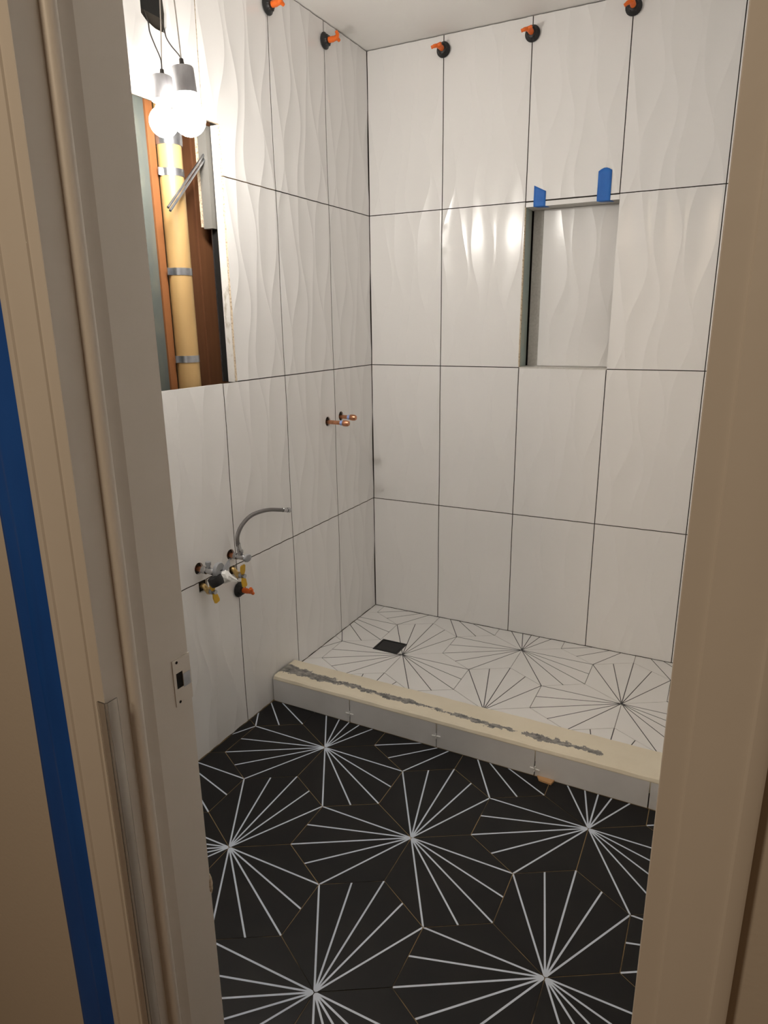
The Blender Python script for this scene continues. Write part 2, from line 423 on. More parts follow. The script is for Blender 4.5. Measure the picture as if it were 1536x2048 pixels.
for ci in range(6):
    a, b = cols_l[ci+1], cols_l[ci]
    for ri in range(4):
        u0, u1 = a+G, b-G if ci else b-0.0012
        v0, v1 = rows_z[ri]+G, rows_z[ri+1]-G
        if ri == 0: v0 = ZF+0.002 if ci >= 2 else G
        uo = a; vo = rows_z[ri] if ri else Z3-H
        rects = [(u0, u1, v0, v1)]
        if ri == 2 and ci == 2: rects = [(RY1, u1, v0, v1)]
        if ri == 2 and ci == 3: continue
        if ri == 2 and ci == 4: rects = [(u0, RY0, v0, v1)]
        if ri == 3 and ci == 2: rects = [(u0, u1, RZ1, v1), (RY1, u1, v0, RZ1)]
        if ri == 3 and ci == 3: rects = [(u0, u1, RZ1, v1)]
        if ri == 3 and ci == 4: rects = [(u0, u1, RZ1, v1), (u0, RY0, v0, RZ1)]
        o = relief_tile(wall_left, rects, uo, vo, amp=1.0, edge=BISQUE if (ri >= 2 and ci in (2, 3, 4)) else T_GREY if (ri == 1 and ci >= 3) else None)
        left_tiles[(ci, ri)] = o
bpy.context.view_layer.update()
def hole(u, v, r, n=18, jag=0.0):
    def f(bm):
        pts = [(u+(r+random.uniform(-jag, jag))*math.cos(2*math.pi*i/n), -0.02, v+(r+random.uniform(-jag, jag))*math.sin(2*math.pi*i/n)) for i in range(n)]
        extrude_poly(bm, pts, (0, 0.05, 0))
    return f
def polyhole(pts):
    return lambda bm: extrude_poly(bm, [(p[0], -0.02, p[1]) for p in pts], (0, 0.05, 0))
cut(left_tiles[(1, 1)], hole(-0.371, 0.931, 0.019))
cut(left_tiles[(0, 1)], hole(-0.269, 0.940, 0.019))
cut(left_tiles[(3, 1)], hole(-1.159, 0.576, 0.019))
cut(left_tiles[(3, 1)], hole(-1.007, 0.574, 0.018))
sq1 = [(-1.165, 0.495), (-1.128, 0.495), (-1.128, 0.54), (-1.165, 0.54)]
sq2 = [(-1.018, 0.50), (-0.985, 0.50), (-0.985, 0.545), (-1.018, 0.545)]
cut(left_tiles[(3, 0)], polyhole(sq1)); cut(left_tiles[(3, 0)], polyhole(sq2))
cut(left_tiles[(3, 3)], polyhole([(-1.184, 2.16), (-1.184, 2.056), (-1.166, 2.043), (-1.138, 2.036), (-1.108, 2.035), (-1.098, 2.052), (-1.094, 2.085), (-1.10, 2.16)]))
# what is inside the recess belongs to the wall
def Lc(name, lo, hi, m, bevel=0.0):          # world x-range becomes -local y
    return one(name, lambda bm: box(bm, (lo[1], -hi[0], lo[2]), (hi[1], -lo[0], hi[2]), bevel), m, wall_left)
Lc('wallboard', (-0.112, -1.284, RZ0-0.13), (-0.100, -1.107, RZ1+0.12), GREEN)
Lc('stud', (-0.14, -1.1065, RZ0-0.13), (-0.094, -1.080, RZ1+0.12), WOOD_O)
Lc('stud', (-0.1445, -1.0, RZ0-0.13), (-0.118, -0.915, RZ1+0.12), WOOD_B)
Lc('stud', (-0.1445, -0.913, RZ0-0.045), (-0.112, -0.803, RZ1+0.045), WOOD_B)
Lc('cut_plaster_edge', (-0.0355, -0.913, RZ0), (-0.0095, -0.899, RZ1), CUT)
Lc('edge_bead', (-0.064, -0.909, RZ0), (-0.061, -0.902, RZ1), STEEL)
Lc('gap_shade_strip', (-0.061, -0.906, RZ0), (-0.036, -0.900, RZ1), HOLLOW_SHADE)  # black strip, the gap's shade put into its colour
Lc('furring_strip', (-0.073, -0.930, 1.587), (-0.040, -0.910, RZ1-0.001), GREYB)
Lc('furring_strip', (-0.080, -0.934, 1.592), (-0.0735, -0.912, RZ1-0.001), BISQUE)

# --- other sides of the room
wall_right = struct(bpy.data.objects.new('wall_right', bpy.data.meshes.new('wall_right'))); COL.objects.link(wall_right)
bm = bmesh.new(); box(bm, (XR+TH, -2.0, -0.2), (XR+0.12, 0.2, ZC+0.1)); bm.to_mesh(wall_right.data); bm.free(); wall_right.data.materials.append(BACKER)
for a in range(6):
    for ri in range(4):
        one('tile', lambda bm: box(bm, (XR, max(-W*(a+1)+G, YD), (rows_z[ri] if ri or a < 2 else ZF)+G), (XR+TH, -W*a-G-0.003, rows_z[ri+1]-G)), T_WHITE, wall_right)
ceiling = struct(one('ceiling', lambda bm: box(bm, (-0.2, YH, ZC), (XR+0.2, 0.2, ZC+0.1)), CEIL))
def door_wall(bm):
    y0, y1 = YH, YD
    box(bm, (-2.2, y0, -0.2), (XJ-0.02, y1, 2.75)); box(bm, (XJ2+0.02, y0, -0.2), (3.6, y1, 2.75))
    box(bm, (XJ-0.02, y0, ZDOOR+0.02), (XJ2+0.02, y1, 2.75))
wall_front = struct(one('wall_front', door_wall, HALLP))
def lining(bm):
    y0, y1 = YD-0.0002, YD+0.0008
    box(bm, (-0.0, y0, ZF), (XJ-0.02, y1, ZC)); box(bm, (XJ2+0.02, y0, ZF), (XR, y1, ZC)); box(bm, (XJ-0.02, y0, ZDOOR+0.02), (XJ2+0.02, y1, ZC))
one('bounce_lining', lining, CEIL, wall_front)  # unseen white sheet added to bounce more light into the room

# ------------------------------------------------------------------ floors with hexagonal fan tiles
def clip_poly(P, n, d):
    out = []
    for i in range(len(P)):
        a, b = P[i], P[(i+1) % len(P)]
        da, db = a[0]*n[0]+a[1]*n[1]-d, b[0]*n[0]+b[1]*n[1]-d
        if da <= 0: out.append(a)
        if da*db < 0:
            t = da/(da-db); out.append((a[0]+(b[0]-a[0])*t, a[1]+(b[1]-a[1])*t))
    return out
def hex_floor(parent, m, org, s, rot, rect, ztop, joint, cutout=None, tilt=0.0):
    x0, x1, y0, y1 = rect; full = None
    rr = s-joint
    hexa = [(s+rr*math.cos(math.radians(60*k)), rr*math.sin(math.radians(60*k))) for k in range(6)]
    cr, sr = math.cos(rot), math.sin(rot)
    for i in range(-8, 9):
        for j in range(-8, 9):
            px, py = 3*s*math.cos(math.pi/6)*i, 3*s*(0.5*i+j)
            sx, sy = org[0]+cr*px-sr*py, org[1]+sr*px+cr*py
            for fa in (90, 210, 330):
                th = math.radians(fa)+rot; c, q = math.cos(th), math.sin(th)
                wp = [(sx+c*a-q*b, sy+q*a+c*b) for a, b in hexa]
                cp = wp
                for n, d in (((-1, 0), -x0), ((1, 0), x1), ((0, -1), -y0), ((0, 1), y1)):
                    if len(cp) > 2: cp = clip_poly(cp, n, d)
                if len(cp) < 3: continue
                ar = abs(sum(cp[k][0]*cp[k-1][1]-cp[k-1][0]*cp[k][1] for k in range(len(cp))))/2
                if ar < 4e-4: continue
                dz = random.uniform(-1, 1)*tilt
                if len(cp) == 6 and max(abs(a[0]-b[0])+abs(a[1]-b[1]) for a, b in zip(cp, wp)) < 1e-7 and full:
                    o = full.copy(); COL.objects.link(o)
                else:
                    loc = [(c*(a-sx)+q*(b-sy), -q*(a-sx)+c*(b-sy)) for a, b in cp]
                    o = one('tile', lambda bm: extrude_poly(bm, [(a, b, -0.008) for a, b in loc], (0, 0, 0.008)), m, None)
                    if cp == wp: full = o
                o.parent = parent; o.location = (sx, sy, ztop+dz); o.rotation_euler = (0, 0, th); o.name = 'tile'
CY0, CY1 = -0.82, -0.686           # curb faces
floor = struct(one('floor', lambda bm: box(bm, (-0.02, -2.30, ZF-0.12), (XR+0.02, CY0+0.01, ZF-0.0012)), GROUT_B))
hex_floor(floor, M_BLACK, (0.3312, -0.9943), 0.4985/3, 0.0077, (0.0015, XR-0.001, -2.10, CY0-0.0105), ZF, 0.0013, tilt=0.0003)
pan = struct(one('floor', lambda bm: box(bm, (-0.02, CY1-0.02, -0.186), (XR+0.02, 0.02, -0.0025)), GROUT_S))
hex_floor(pan, M_SHOWER, (0.336, -0.4009), 0.4985/3*0.9897, 0.0088, (0.0015, XR-0.001, CY1+0.002, -0.0015), 0.0, 0.0012)
hall_floor = struct(one('floor', lambda bm: box(bm, (-2.2, -5.0, ZF-0.14), (3.6, -2.30, ZF-0.004)), mat('hall_floor_wood', (0.25, 0.14, 0.07), 0.5)))

# ------------------------------------------------------------------ shower curb
curb = empty('shower_curb', 'long low shower curb with cream top and torn grey seam', 'curb', (0, -0.753, ZF))
def ch(o, p):
    o.parent = p; o.matrix_parent_inverse = Matrix.Translation(-Vector(p.location)); return o
ZT = 0.0385
def curb_core(bm):
    n = 60; prof0 = [(CY0-0.010, ZT-0.012), (CY0-0.006, ZT-0.003), (CY0+0.002, ZT), (CY0+0.06, ZT+0.001), (CY1-0.004, ZT), (CY1, ZT-0.003), (CY1, -0.02), (CY0, -0.02)]
    rows = []
    for i in range(n+1):
        x = 0.006+(XR-0.004-0.006)*i/n
        w = 0.0012*math.sin(x*23)+0.0009*math.sin(x*61+1)
        rows.append([bm.verts.new((x, y, z+(w if k in (2, 3) else 0.6*w if k in (1, 4) else 0))) for k, (y, z) in enumerate(prof0)])
    for a, b in zip(rows, rows[1:]):
        for k in range(8): bm.faces.new((a[k], a[(k+1) % 8], b[(k+1) % 8], b[k]))
    bm.faces.new(rows[0]); bm.faces.new(rows[-1][::-1]); bmesh.ops.recalc_face_normals(bm, faces=bm.faces[:])
ch(one('curb_top', curb_core, CREAM), curb)
ch(one('curb_core', lambda bm: box(bm, (0.003, CY0+0.0005, ZF-0.002), (XR-0.002, CY1-0.001, -0.0205)), BACKER), curb)
cx = [0.0015, 0.333, 0.666, 0.998, 1.333, XR-0.001]
for a, b in zip(cx, cx[1:]):
    ch(one('tile', lambda bm: box(bm, (a+G, CY0-0.0095, ZF+0.001), (b-G, CY0, ZT-0.0125), 0.0008), T_GREY), curb)
def cross(bm, x, z, a):
    y = CY0-0.0125
    for t in (0, 1):
        dx, dz = (math.cos(a), math.sin(a)) if t == 0 else (-math.sin(a), math.cos(a))
        L = 0.015 if t == 0 else 0.010; w = 0.0016
        p = [(x+dx*L-dz*w, y, z+dz*L+dx*w), (x-dx*L-dz*w, y, z-dz*L+dx*w), (x-dx*L+dz*w, y, z-dz*L-dx*w), (x+dx*L+dz*w, y, z+dz*L-dx*w)]
        extrude_poly(bm, p, (0, 0.0028, 0))
for x, z, a, lab in ((0.333, -0.030, 0.0, 'white cross spacer in the curb joint nearest the valve wall'),
                     (0.666, -0.022, 0.1, 'white cross spacer in the middle joint of the curb face'),
                     (0.999, -0.040, -0.1, 'white cross spacer in the curb joint above the wooden shim')):
    tag(one('tile_spacer', lambda bm: cross(bm, x, z, a), WHITEP), lab, 'spacer', 'cross spacers in the curb face')
def shim(bm):
    extrude_poly(bm, [(1.008, -0.8305, ZF), (1.062, -0.8305, ZF), (1.056, -0.852, ZF), (1.018, -0.848, ZF)], (0, 0, 0.006))
tag(one('wood_shim', shim, WOOD_P), 'small pale wooden shim lying against the curb on black tile', 'shim')

# drain
dr = empty('shower_drain', 'square black shower drain cover set in white patterned tile', 'drain', (0.2585, -0.361, 0))
def drain_frame(bm):
    for lo, hi in (((-.056, -.048, 0), (.056, -.042, .003)), ((-.056, .042, 0), (.056, .048, .003)), ((-.056, -.042, 0), (-.050, .042, .003)), ((.050, -.042, 0), (.056, .042, .003))): box(bm, lo, hi)
one('frame', drain_frame, BLACKM, dr)
one('cover', lambda bm: box(bm, (-.0475, -.0395, 0), (.0475, .0395, .0022), 0.0005), BLACKM, dr)
one('slot', lambda bm: box(bm, (-.050, -.042, 0), (.050, .042, .0008)), HOLLOW_SHADE, dr)

# ------------------------------------------------------------------ door frame and trims
def prism(bm, prof, z0, z1):            # prof: list of (x, y)
    extrude_poly(bm, [(x, y, z0) for x, y in prof], (0, 0, z1-z0))
ZB = ZF-0.0015
door = struct(bpy.data.objects.new('door_1', None)); COL.objects.link(door); door.location = (1.08, -2.05, ZF)
def jamb_left(bm):
    bm2 = [(XJ-0.018, YD-0.0005), (XJ-0.0015, YD-0.0005), (XJ, YD-0.002), (XJ, -2.0575), (XJ-0.014, -2.0575), (XJ-0.014, -2.0965), (XJ-0.005, -2.0965), (XJ-0.005, YH+0.001), (XJ-0.018, YH+0.001)]
    prism(bm, bm2, ZB, ZDOOR)
ch(one('jamb', jamb_left, PAINT), door)
ch(one('jamb', lambda bm: prism(bm, [(XJ2, YD-0.0005), (XJ2+0.018, YD-0.0005), (XJ2+0.018, YH+0.001), (XJ2, YH+0.001)], ZB, ZDOOR), PAINT), door)
ch(one('head_jamb', lambda bm: box(bm, (XJ-0.018, YH+0.001, ZDOOR), (XJ2+0.018, YD-0.0005, ZDOOR+0.018)), PAINT), door)
SP = [(-2.1005, 0.0), (-2.0985, 0.0058), (-2.096, 0.0092), (-2.087, 0.0138), (-2.081, 0.0146), (-2.0585, 0.0144), (-2.0575, 0.0130), (-2.0575, 0.0)]
SL = [(-2.0965, -0.0135), (-2.0965, -0.0010), (-2.0955, 0.0025), (-2.0925, 0.0065), (-2.0880, 0.0085), (-2.0845, 0.0080), (-2.0815, 0.0050), (-2.0795, -0.0005), (-2.0780, -0.0060), (-2.0700, -0.0040), (-2.0640, -0.0018), (-2.0576, 0.0006), (-2.0576, -0.0135)]
ch(shade(one('door_stop', lambda bm: prism(bm, [(XJ+d, y) for y, d in SL], ZB, ZDOOR), PAINT), 50), door)
ch(shade(one('door_stop', lambda bm: prism(bm, [(XJ2-d*0.58, y) for y, d in SP], ZB, ZDOOR), PAINT), 50), door)
# strike plate
st = ch(one('strike_plate', lambda bm: None, PAINT), door)
def strike(bm):
    # plate in (y, z) with a real opening, on the jamb face
    x0, x1 = XJ, XJ+0.0014
    Y0, Y1, Zb, Zt = -2.0185, -1.9845, 0.772, 0.845
    hy0, hy1, hz0, hz1 = -2.0135, -2.0005, 0.798, 0.823
    box(bm, (x0, Y0, Zb), (x1, hy0, Zt)); box(bm, (x0, hy1, Zb), (x1, Y1, Zt)); box(bm, (x0, hy0, Zb), (x1, hy1, hz0)); box(bm, (x0, hy0, hz1), (x1, hy1, Zt))
bm = bmesh.new(); strike(bm); bm.to_mesh(st.data); bm.free(); st.data.materials.clear(); st.data.materials.append(PAINT)
def sub(o, p):
    o.parent = p; o.matrix_parent_inverse = p.matrix_world.inverted(); return o
bpy.context.view_layer.update()
sub(one('latch_hole_shade', lambda bm: box(bm, (XJ-0.001, -2.0135, 0.798), (XJ+0.0004, -2.0005, 0.823)), HOLLOW_SHADE), st)  # flat dark inset painted as the pocket's shade, jamb behind is solid
for z in (0.840, 0.777):
    sub(one('screw_hole_dot', lambda bm: lathe(bm, [(0, 0.0022), (0.0018, 0.0022), (0.0019, 0)], (XJ, -2.0105, z), (1, 0, 0), 10), HOLLOW_SHADE), st)  # dark dots painting the shade of the screw holes
def lip(bm):
    pts = [(-2.0003, 0.0016), (-1.990, 0.0018), (-1.984, 0.0012), (-1.9805, -0.003)]
    for (y, d), (y2, d2) in zip(pts, pts[1:]):
        extrude_poly(bm, [(XJ+d, y, 0.796), (XJ+d2, y2, 0.796), (XJ+d2-0.001, y2, 0.796), (XJ+d-0.001, y, 0.796)], (0, 0, 0.021))
sub(one('strike_lip', lip, STEEL), st)
# flaked paint chip on the jamb edge
def chip(bm):
    bmesh.ops.create_icosphere(bm, subdivisions=2, radius=1.0)
    for v in bm.verts: v.co = Vector((XJ-0.004+v.co.x*0.006, YD-0.001+v.co.y*0.006, 0.425+v.co.z*0.022))*1.0
ch(one('paint_chip', chip, BISQUE), door)

CP = [(0, 0), (0, .0082), (.0008, .0088), (.0185, .0090), (.0200, .0112), (.030, .0122), (.045, .0140), (.0580, .0145), (.0600, .0168), (.069, .0168), (.072, .0150), (.073, 0)]
def casing(xi, sgn):
    def f(bm): prism(bm, [(xi+sgn*u, YH-t) for u, t in CP], ZB, ZDOOR+0.075)
    return f
t1 = struct(shade(one('trim_1', casing(XJ-0.003, -1), PAINT), 35))
t2 = struct(shade(one('trim_2', casing(1.4015, 1), PAINT), 35))
def head_case(bm):
    extrude_poly(bm, [(XJ-0.003, YH-t, ZDOOR+0.003+u) for u, t in CP], (1.4015-XJ+0.003, 0, 0))
t3 = struct(shade(one('trim_3', head_case, PAINT), 35))

# long blue masking strip on the hall wall beside the casing
def mask(bm):
    n = 64; rows = []
    for i in range(n+1):
        z = ZB+0.0+(1.405-ZB)*i/n
        f = max(0.0, (z-1.30)/0.105)
        xr = XJ-0.003-0.0735-0.0005+0.0012*math.sin(z*9)-0.004*math.exp(-((z-0.1)/0.2)**2)-0.028*f**2
        xl = xr-0.092-0.004*math.sin(z*3+1)
        row = []
        for k in range(13):
            t = k/12; x = xl+(xr-xl)*t
            ruck = 0.0016*(1+math.sin(7*t+3.0*math.sin(z*2.1)))*math.sin(math.pi*t)+0.0065*math.exp(-((t-0.45-0.2*math.sin(z*2.3+0.8))/0.085)**2)+0.004*math.exp(-((t-0.75+0.25*math.sin(z*1.7))/0.06)**2)
            row.append((x, YH-0.0006-ruck, z))
        rows.append(row)
    A = [[bm.verts.new(p) for p in r] for r in rows]; B = [[bm.verts.new((p[0], p[1]+0.0004, p[2])) for p in r] for r in rows]
    for i in range(n):
        for k in range(12):
            bm.faces.new((A[i][k], A[i][k+1], A[i+1][k+1], A[i+1][k])); bm.faces.new((B[i][k+1], B[i][k], B[i+1][k], B[i+1][k+1]))
    for i in range(n):
        bm.faces.new((A[i][0], A[i+1][0], B[i+1][0], B[i][0])); bm.faces.new((A[i][12], B[i][12], B[i+1][12], A[i+1][12]))
    for k in range(12):
        bm.faces.new((A[0][k+1], A[0][k], B[0][k], B[0][k+1])); bm.faces.new((A[n][k], A[n][k+1], B[n][k+1], B[n][k]))
    bmesh.ops.recalc_face_normals(bm, faces=bm.faces[:])
tag(one('masking_strip', mask, TAPE_D, None, True), 'long wrinkled dark blue masking strip beside the door casing', 'tape')

# clear plastic guard along the foot of the door casing
def guard(bm):
    x, y = XJ-0.002, YH-0.0088
    prism(bm, [(x-0.012, y-0.0028), (x+0.001, y-0.0028), (x+0.004, y+0.001), (x+0.004, y+0.016), (x+0.0022, y+0.016), (x+0.0022, y+0.0015), (x+0.0005, y-0.0008), (x-0.012, y-0.0008)], ZB, 0.842)
tag(one('corner_guard', guard, CLEAR), 'clear plastic corner guard on the lower edge of the casing', 'corner guard')

# ------------------------------------------------------------------ hanging lamps
def lamp(name, lab, c, r, tilt, pale_top, dark_pts):
    t = empty(name, lab, 'lamp', (c[0], c[1], c[2]), 'bare bulbs on wires')
    ax = Vector((tilt[0], tilt[1], 1)).normalized()
    def bulb(bm):
        prof = []
        for i in range(13):
            a = -math.pi/2+math.pi*0.80*i/12; prof.append((r*math.sin(a), max(1e-7, r*math.cos(a))))
        prof[0] = (-r, 0)
        prof += [(r*1.18, r*0.44), (r*1.35, 0.0135), (r*1.45, 0.0130)]
        lathe(bm, prof, (0, 0, 0), ax, 24)
    one('bulb', bulb, GLOW, t, True)
    sb = r*1.30
    shade(one('socket', lambda bm: lathe(bm, [(sb, 0.0255), (sb+0.0005, 0.0270), (sb+0.052, 0.0255), (sb+0.055, 0.0235), (sb+0.0555, 0.006)], (0, 0, 0), ax, 26), ALU, t))
    top = ax*(sb+0.055)
    shade(one('cord_grip', lambda bm: lathe(bm, [(0, 0.0062), (0.016, 0.0050), (0.018, 0.002)], top, ax, 12), WIRE_D, t))
    e = top+ax*0.016
    rel = lambda p: Vector(p)-Vector(c)
    one('wire', lambda bm: tube(bm, spline([e, (e+rel(pale_top))/2+Vector((0.002, 0, -0.002)), rel(pale_top)], 8), 0.0016, 8), WIRE_L, t, True)
    one('wire', lambda bm: tube(bm, spline([e]+[rel(p) for p in dark_pts], 8), 0.0017, 8), WIRE_D, t, True)
    return t
lamp('hanging_bulb', 'smaller bare lit bulb on wires, partly hidden by its twin', (0.100, -1.246, 1.786), 0.0345, (0.0, 0.08), (0.020, -1.130, 2.2),
     [(0.098, -1.236, 1.925), (0.065, -1.216, 1.965), (0.022, -1.184, 2.010), (0.006, -1.170, 2.040), (-0.010, -1.165, 2.07)])
lamp('hanging_bulb', 'bare lit bulb with larger round globe, in front of the other', (0.190, -1.257, 1.780), 0.0395, (-0.02, -0.06), (0.030, -1.105, 2.2),
     [(0.165, -1.247, 1.920), (0.095, -1.192, 1.966), (0.030, -1.136, 2.012), (0.006, -1.115, 2.042), (-0.010, -1.110, 2.07)])
# thin near-black plate that paints the shade inside the wall hole
Lc('hole_shade_plate', (-0.0088, -1.18, 2.07), (-0.0082, -1.102, 2.15), HOLLOW_SHADE)

# ------------------------------------------------------------------ drain pipe and rod in the recess
dp = empty('drain_pipe', 'tan vertical drain pipe with steel bands inside the wall opening', 'pipe', (-0.079, -1.044, RZ0))
PR = 0.0345
shade(one('pipe', lambda bm: lathe(bm, [(-0.135, PR), (RZ1-RZ0+0.125, PR)], (0, 0, 0), (0, 0, 1), 32), PIPE, dp))
for z in (1.722, 1.457, 1.207):
    b_ = shade(one('band', lambda bm: (lathe(bm, [(z-0.010-RZ0, PR), (z-0.010-RZ0, PR+0.0014), (z+0.010-RZ0, PR+0.0014), (z+0.010-RZ0, PR)], (0, 0, 0), (0, 0, 1), 32)), STEEL, dp))
    one('band_tab', lambda bm: box(bm, (-0.004, -PR-0.013, z-0.010-RZ0), (-0.001, -PR+0.001, z+0.010-RZ0)), STEEL, b_)
shade(one('coupling', lambda bm: lathe(bm, [(1.792-RZ0, PR), (1.792-RZ0, PR+0.003), (1.805-RZ0, PR+0.004), (1.86-RZ0, PR+0.003), (1.86-RZ0, PR)], (0, 0, 0), (0, 0, 1), 32), STEEL, dp))
def rods(bm):
    a, b = Vector((-0.012, -1.136, 1.612)), Vector((-0.056, -0.922, 1.788))
    for off in (Vector((0, 0.0035, -0.0035)), Vector((0, -0.0035, 0.0035))):
        tube(bm, [a+off, b+off], 0.0038, 10)
tag(shade(one('steel_rod', rods, STEEL)), 'slanted double steel rod crossing in front of the tan pipe', 'rod')

# ------------------------------------------------------------------ tile levelling knobs
def leveler(loc, out, name_lab, twist):
    t = empty('leveling_knob', name_lab, 'tile leveler', loc, 'orange and black tile levelling knobs')
    s, q, d = frame_of(out)
    def base(bm):
        lathe(bm, [(0.0005, 0.024), (0.003, 0.0265), (0.006, 0.0265), (0.009, 0.023), (0.013, 0.0185), (0.019, 0.0165), (0.021, 0.013), (0.0215, 0.0)], (0, 0, 0), d, 24)
        for k in range(6):
            a = k*math.pi/3; c = s*math.cos(a)+q*math.sin(a)
            tube(bm, [c*0.017+d*0.006, c*0.015+d*0.020], 0.0030, 6)
    shade(one('cap', base, BLACKP, t))
    ax = (s*math.cos(twist)+q*math.sin(twist))
    def handle(bm):
        tube(bm, spline([d*0.020, d*0.038, d*0.053+ax*0.003, d*0.062+ax*0.012, d*0.064+ax*0.024], 5), [0.0095]*6+[0.0085]*5+[0.0065]*6+[0.0055]*4, 10)
        tube(bm, [d*0.054-ax*0.001, d*0.057-ax*0.012], [0.007, 0.005], 8)
    shade(one('handle', handle, ORANGE, t), 60)
    return t
OUTB, OUTL = (0, -1, 0), (1, 0, 0)
leveler((0.323, 0.0, 2.272), OUTB, 'orange knob on the back wall nearest the room corner', 0.3)
leveler((0.656, 0.0, 2.266), OUTB, 'orange knob in the middle of three along the back wall', 0.3)
leveler((0.988, 0.0, 2.284), OUTB, 'orange knob on the back wall farthest from the corner', 0.6)
leveler((0.0, -0.317, 2.259), OUTL, 'orange knob on the side wall nearest the ceiling corner', -0.5)
leveler((0.0, -0.650, 2.252), OUTL, 'orange knob on the side wall above the tall relief tile column', -0.5)
leveler((0.0, -0.982, 0.442), OUTL, 'orange knob low on the wall below the water valves', -0.9)

# ------------------------------------------------------------------ masking tape tabs over the niche
def tape_tab(x0, x1, top, name):
    def f(bm):
        n = 8; th = 0.0005
        path = [(-0.0008, z) for z in (0, 1)]
        fr, bk = [], []
        zb = NZ1
        prof = []
        for i in range(n+1): prof.append((-0.0012-0.0006*math.sin(i*1.3), 1-i/n))
        for i, (y, t) in enumerate(prof):
            row = []
            for k in range(6):
                s_ = k/5; z = zb+0.0006+(top(s_)-zb)*t; row.append((x0+(x1-x0)*s_+0.0015*(1-t)*0, y-0.0006*math.sin(3*s_+t*4), z))
            fr.append(row)
        for dy in (0.0, 0.014, 0.028):
            fr.append([(x0+(x1-x0)*k/5+0.010*dy/0.028, dy-0.0005, zb-0.0012-0.002*(dy > 0.02)*(k/5)) for k in range(6)])
        A = [[bm.verts.new(p) for p in r] for r in fr]
        for a, b in zip(A, A[1:]):
            for k in range(5): bm.faces.new((a[k], a[k+1], b[k+1], b[k]))
        bmesh.ops.recalc_face_normals(bm, faces=bm.faces[:])
        g = bmesh.ops.solidify(bm, geom=bm.faces[:], thickness=th)
    return one('tape_tab', f, TAPE, None, True)
tag(tape_tab(0.685, 0.729, lambda s: 1.781-0.022*s, 'a'), 'short blue tape tab on the niche top edge, nearer the corner', 'tape', 'blue tape tabs over the niche')
tag(tape_tab(0.911, 0.957, lambda s: 1.806+0.010*math.sin(math.pi*s), 'b'), 'longer blue tape tab on the niche top edge, farther from the corner', 'tape', 'blue tape tabs over the niche')

# ------------------------------------------------------------------ copper stubs for the shower mixer
def stub(y, z, L, lab):
    t = empty('copper_stub', lab, 'pipe', (0, y, z), 'capped copper stubs')
    shade(one('pipe', lambda bm: lathe(bm, [(-0.0085, 0.008), (L, 0.008)], (0, 0, 0), (1, 0, -0.01), 18), COPPER, t))
    shade(one('tape_band', lambda bm: lathe(bm, [(L-0.016, 0.0081), (L-0.016, 0.0092), (L-0.004, 0.0092), (L-0.004, 0.0081)], (0, 0, 0), (1, 0, -0.01), 18), LTBLUE, t))
    shade(one('end_cap', lambda bm: lathe(bm, [(L-0.004, 0.0115), (L+0.002, 0.0125), (L+0.014, 0.0122), (L+0.021, 0.0095), (L+0.022, 0.0)], (0, 0, 0), (1, 0, -0.01), 12), COPPER, t))
    return t
stub(-0.371, 0.929, 0.072, 'capped copper stub farther from the corner, with blue tape band')
stub(-0.269, 0.937, 0.046, 'capped copper stub nearest the corner, behind its twin')

# ------------------------------------------------------------------ stop valves
v1 = empty('stop_valve', 'chrome stop valve with grey oval handle and braided hose', 'valve', (0, -1.007, 0.572), 'water valves on the tiled wall')
shade(one('pipe_stub', lambda bm: lathe(bm, [(-0.0085, 0.0085), (0.028, 0.0085)], (0, 0, 0), (1, 0, 0), 16), COPPER, v1))
def body1(bm):
    lathe(bm, [(0.014, 0.0095), (0.015, 0.0115), (0.026, 0.0115), (0.028, 0.009), (0.052, 0.0095), (0.058, 0.0075), (0.064, 0.005)], (0, 0, 0), (1, 0, 0), 14)
    lathe(bm, [(0, 0.0075), (0.014, 0.0075), (0.014, 0.0095), (0.024, 0.0095), (0.024, 0.007)], (0.041, 0, 0), (0, -0.02, 1), 6+8)
shade(one('valve_body', body1, CHROME, v1))
shade(one('handle', lambda bm: lathe(bm, [(0.062, 0.006), (0.063, 0.0165), (0.066, 0.018), (0.071, 0.0175), (0.073, 0.0150), (0.0735, 0.0)], (0, 0, 0), (1, 0, 0), 24, 0.72), GREYP, v1))
hose = empty('supply_hose', 'braided grey supply hose arching up from the stop valve', 'hose', (0.041, -1.012, 0.596))
hp = spline([(0, 0, 0.0), (0, -0.006, 0.030), (0.002, -0.003, 0.058), (0.004, 0.024, 0.086), (0.006, 0.072, 0.103), (0.009, 0.15, 0.100), (0.012, 0.232, 0.080)], 8)
one('braid', lambda bm: tube(bm, hp, 0.0068, 12), BRAID, hose, True)
dirn = (hp[-1]-hp[-3]).normalized()
shade(one('end_nut', lambda bm: lathe(bm, [(0, 0.0068), (0.001, 0.008), (0.022, 0.008), (0.023, 0.0065), (0.026, 0.0065), (0.026, 0.0090), (0.040, 0.0090), (0.041, 0.0055), (0.047, 0.0055), (0.047, 0.0)], hp[-1], dirn, 12), CHROME, hose))
shade(one('base_nut', lambda bm: lathe(bm, [(0, 0.0085), (0.012, 0.0085), (0.013, 0.0078), (0.028, 0.0078)], (0, 0, -0.002), (0, -0.16, 1), 12), CHROME, hose))

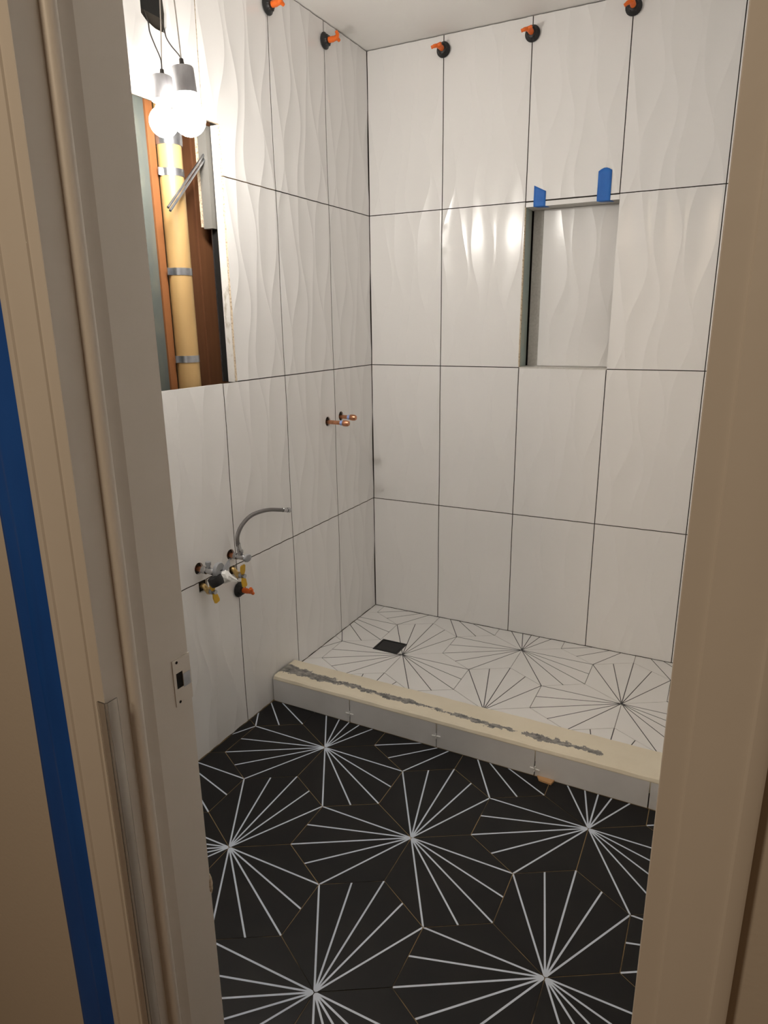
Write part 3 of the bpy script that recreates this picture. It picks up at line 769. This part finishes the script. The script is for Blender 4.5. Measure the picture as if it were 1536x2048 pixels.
v2 = empty('stop_valve', 'chrome stop valve with round dial and black wrapped outlet', 'valve', (0, -1.159, 0.575), 'water valves on the tiled wall')
shade(one('pipe_stub', lambda bm: lathe(bm, [(-0.0085, 0.0085), (0.026, 0.0085)], (0, 0, 0), (1, 0, 0), 16), COPPER, v2))
def body2(bm):
    lathe(bm, [(0.014, 0.0095), (0.015, 0.0125), (0.030, 0.0125), (0.032, 0.0095), (0.056, 0.0115), (0.062, 0.008), (0.068, 0.006)], (0, 0, 0), (1, 0, 0), 14)
shade(one('valve_body', body2, CHROME, v2))
shade(one('plug', lambda bm: lathe(bm, [(0, 0.0065), (0.014, 0.0065), (0.014, 0.009), (0.024, 0.009), (0.025, 0.0)], (0.036, 0.002, 0.004), (0, 0.05, 1), 12), GREYP, v2))
shade(one('dial', lambda bm: lathe(bm, [(0.060, 0.007), (0.062, 0.0245), (0.070, 0.0255), (0.074, 0.0235), (0.075, 0.0)], (0, 0.005, 0.002), (1, 0.1, 0.0), 24), GREYP, v2))
shade(one('dial_mark', lambda bm: box(bm, (0.0762, 0.010, 0.001), (0.0772, 0.018, 0.004)), BLACKP, v2))
shade(one('rubber_sleeve', lambda bm: lathe(bm, [(0.0, 0.012), (0.004, 0.0225), (0.020, 0.0235), (0.032, 0.020), (0.033, 0.0)], (0.060, -0.004, -0.012), (0.35, 0.15, -0.9), 20), BLACKP, v2))
def wrap(bm):
    s, q, d = frame_of((0.50, 0.72, -0.50)); n = 11; rings = []
    for h, r in ((0, 0.013), (0.010, 0.020), (0.022, 0.020), (0.040, 0.011), (0.064, 0.003)):
        rings.append([bm.verts.new(Vector((0.066, 0.016, -0.014))+d*h+(s*math.cos(2*math.pi*i/n)+q*math.sin(2*math.pi*i/n))*r*random.uniform(0.72, 1.18)) for i in range(n)])
    for a, b in zip(rings, rings[1:]):
        for i in range(n): bm.faces.new((a[i], a[(i+1) % n], b[(i+1) % n], b[i]))
    bm.faces.new(rings[0][::-1]); bm.faces.new(rings[-1]); bmesh.ops.recalc_face_normals(bm, faces=bm.faces[:])
one('wrapped_end', wrap, WHITEP, v2)
def flap(bm):
    extrude_poly(bm, [(0.074, 0.022, 0.006), (0.079, 0.052, 0.030), (0.082, 0.050, 0.006), (0.078, 0.028, -0.012)], (0.0012, 0.0, 0.0))
one('torn_flap', flap, STEEL, v2)

def wing_valve(y, z, lab, tilt, hz):
    t = empty('shutoff_valve', lab, 'valve', (0, y, z), 'brass valves with yellow wings')
    def body(bm):
        tube(bm, spline([(-0.008, -0.002, hz), (0.002, -0.002, hz-0.001), (0.010, 0, hz*0.3), (0.020, 0, 0), (0.030, 0, 0)], 5), 0.0088, 12)
        lathe(bm, [(0.014, 0.011), (0.026, 0.011)], (0, 0, 0), (1, 0, 0), 6)
    shade(one('valve_body', body, BRASS, t))
    shade(one('packing_nut', lambda bm: lathe(bm, [(0.026, 0.0095), (0.036, 0.0095), (0.037, 0.0055), (0.044, 0.0055), (0.044, 0.007), (0.048, 0.007), (0.049, 0)], (0, 0, 0), (1, 0, 0), 12), STEEL, t))
    ca, sa = math.cos(tilt), math.sin(tilt)
    for s_ in (1, -1):
        def wing(bm):
            P = []
            for (a, b) in ((0.006, -0.006), (0.018, -0.011), (0.036, -0.011), (0.039, -0.006), (0.039, 0.008), (0.034, 0.011), (0.016, 0.010), (0.006, 0.006)):
                zz, yy = s_*a, b
                P.append((0.036+0.10*(a), yy*ca-zz*sa, yy*sa+zz*ca))
            extrude_poly(bm, P, (0.0045, 0, 0))
        one('wing', wing, YELLOW, t)
    return t
wing_valve(-1.145, 0.500, 'yellow winged brass valve in the square hole nearer the door', 0.25, 0.014)
wing_valve(-1.000, 0.503, 'yellow winged brass valve beside the low orange knob', 0.05, 0.018)
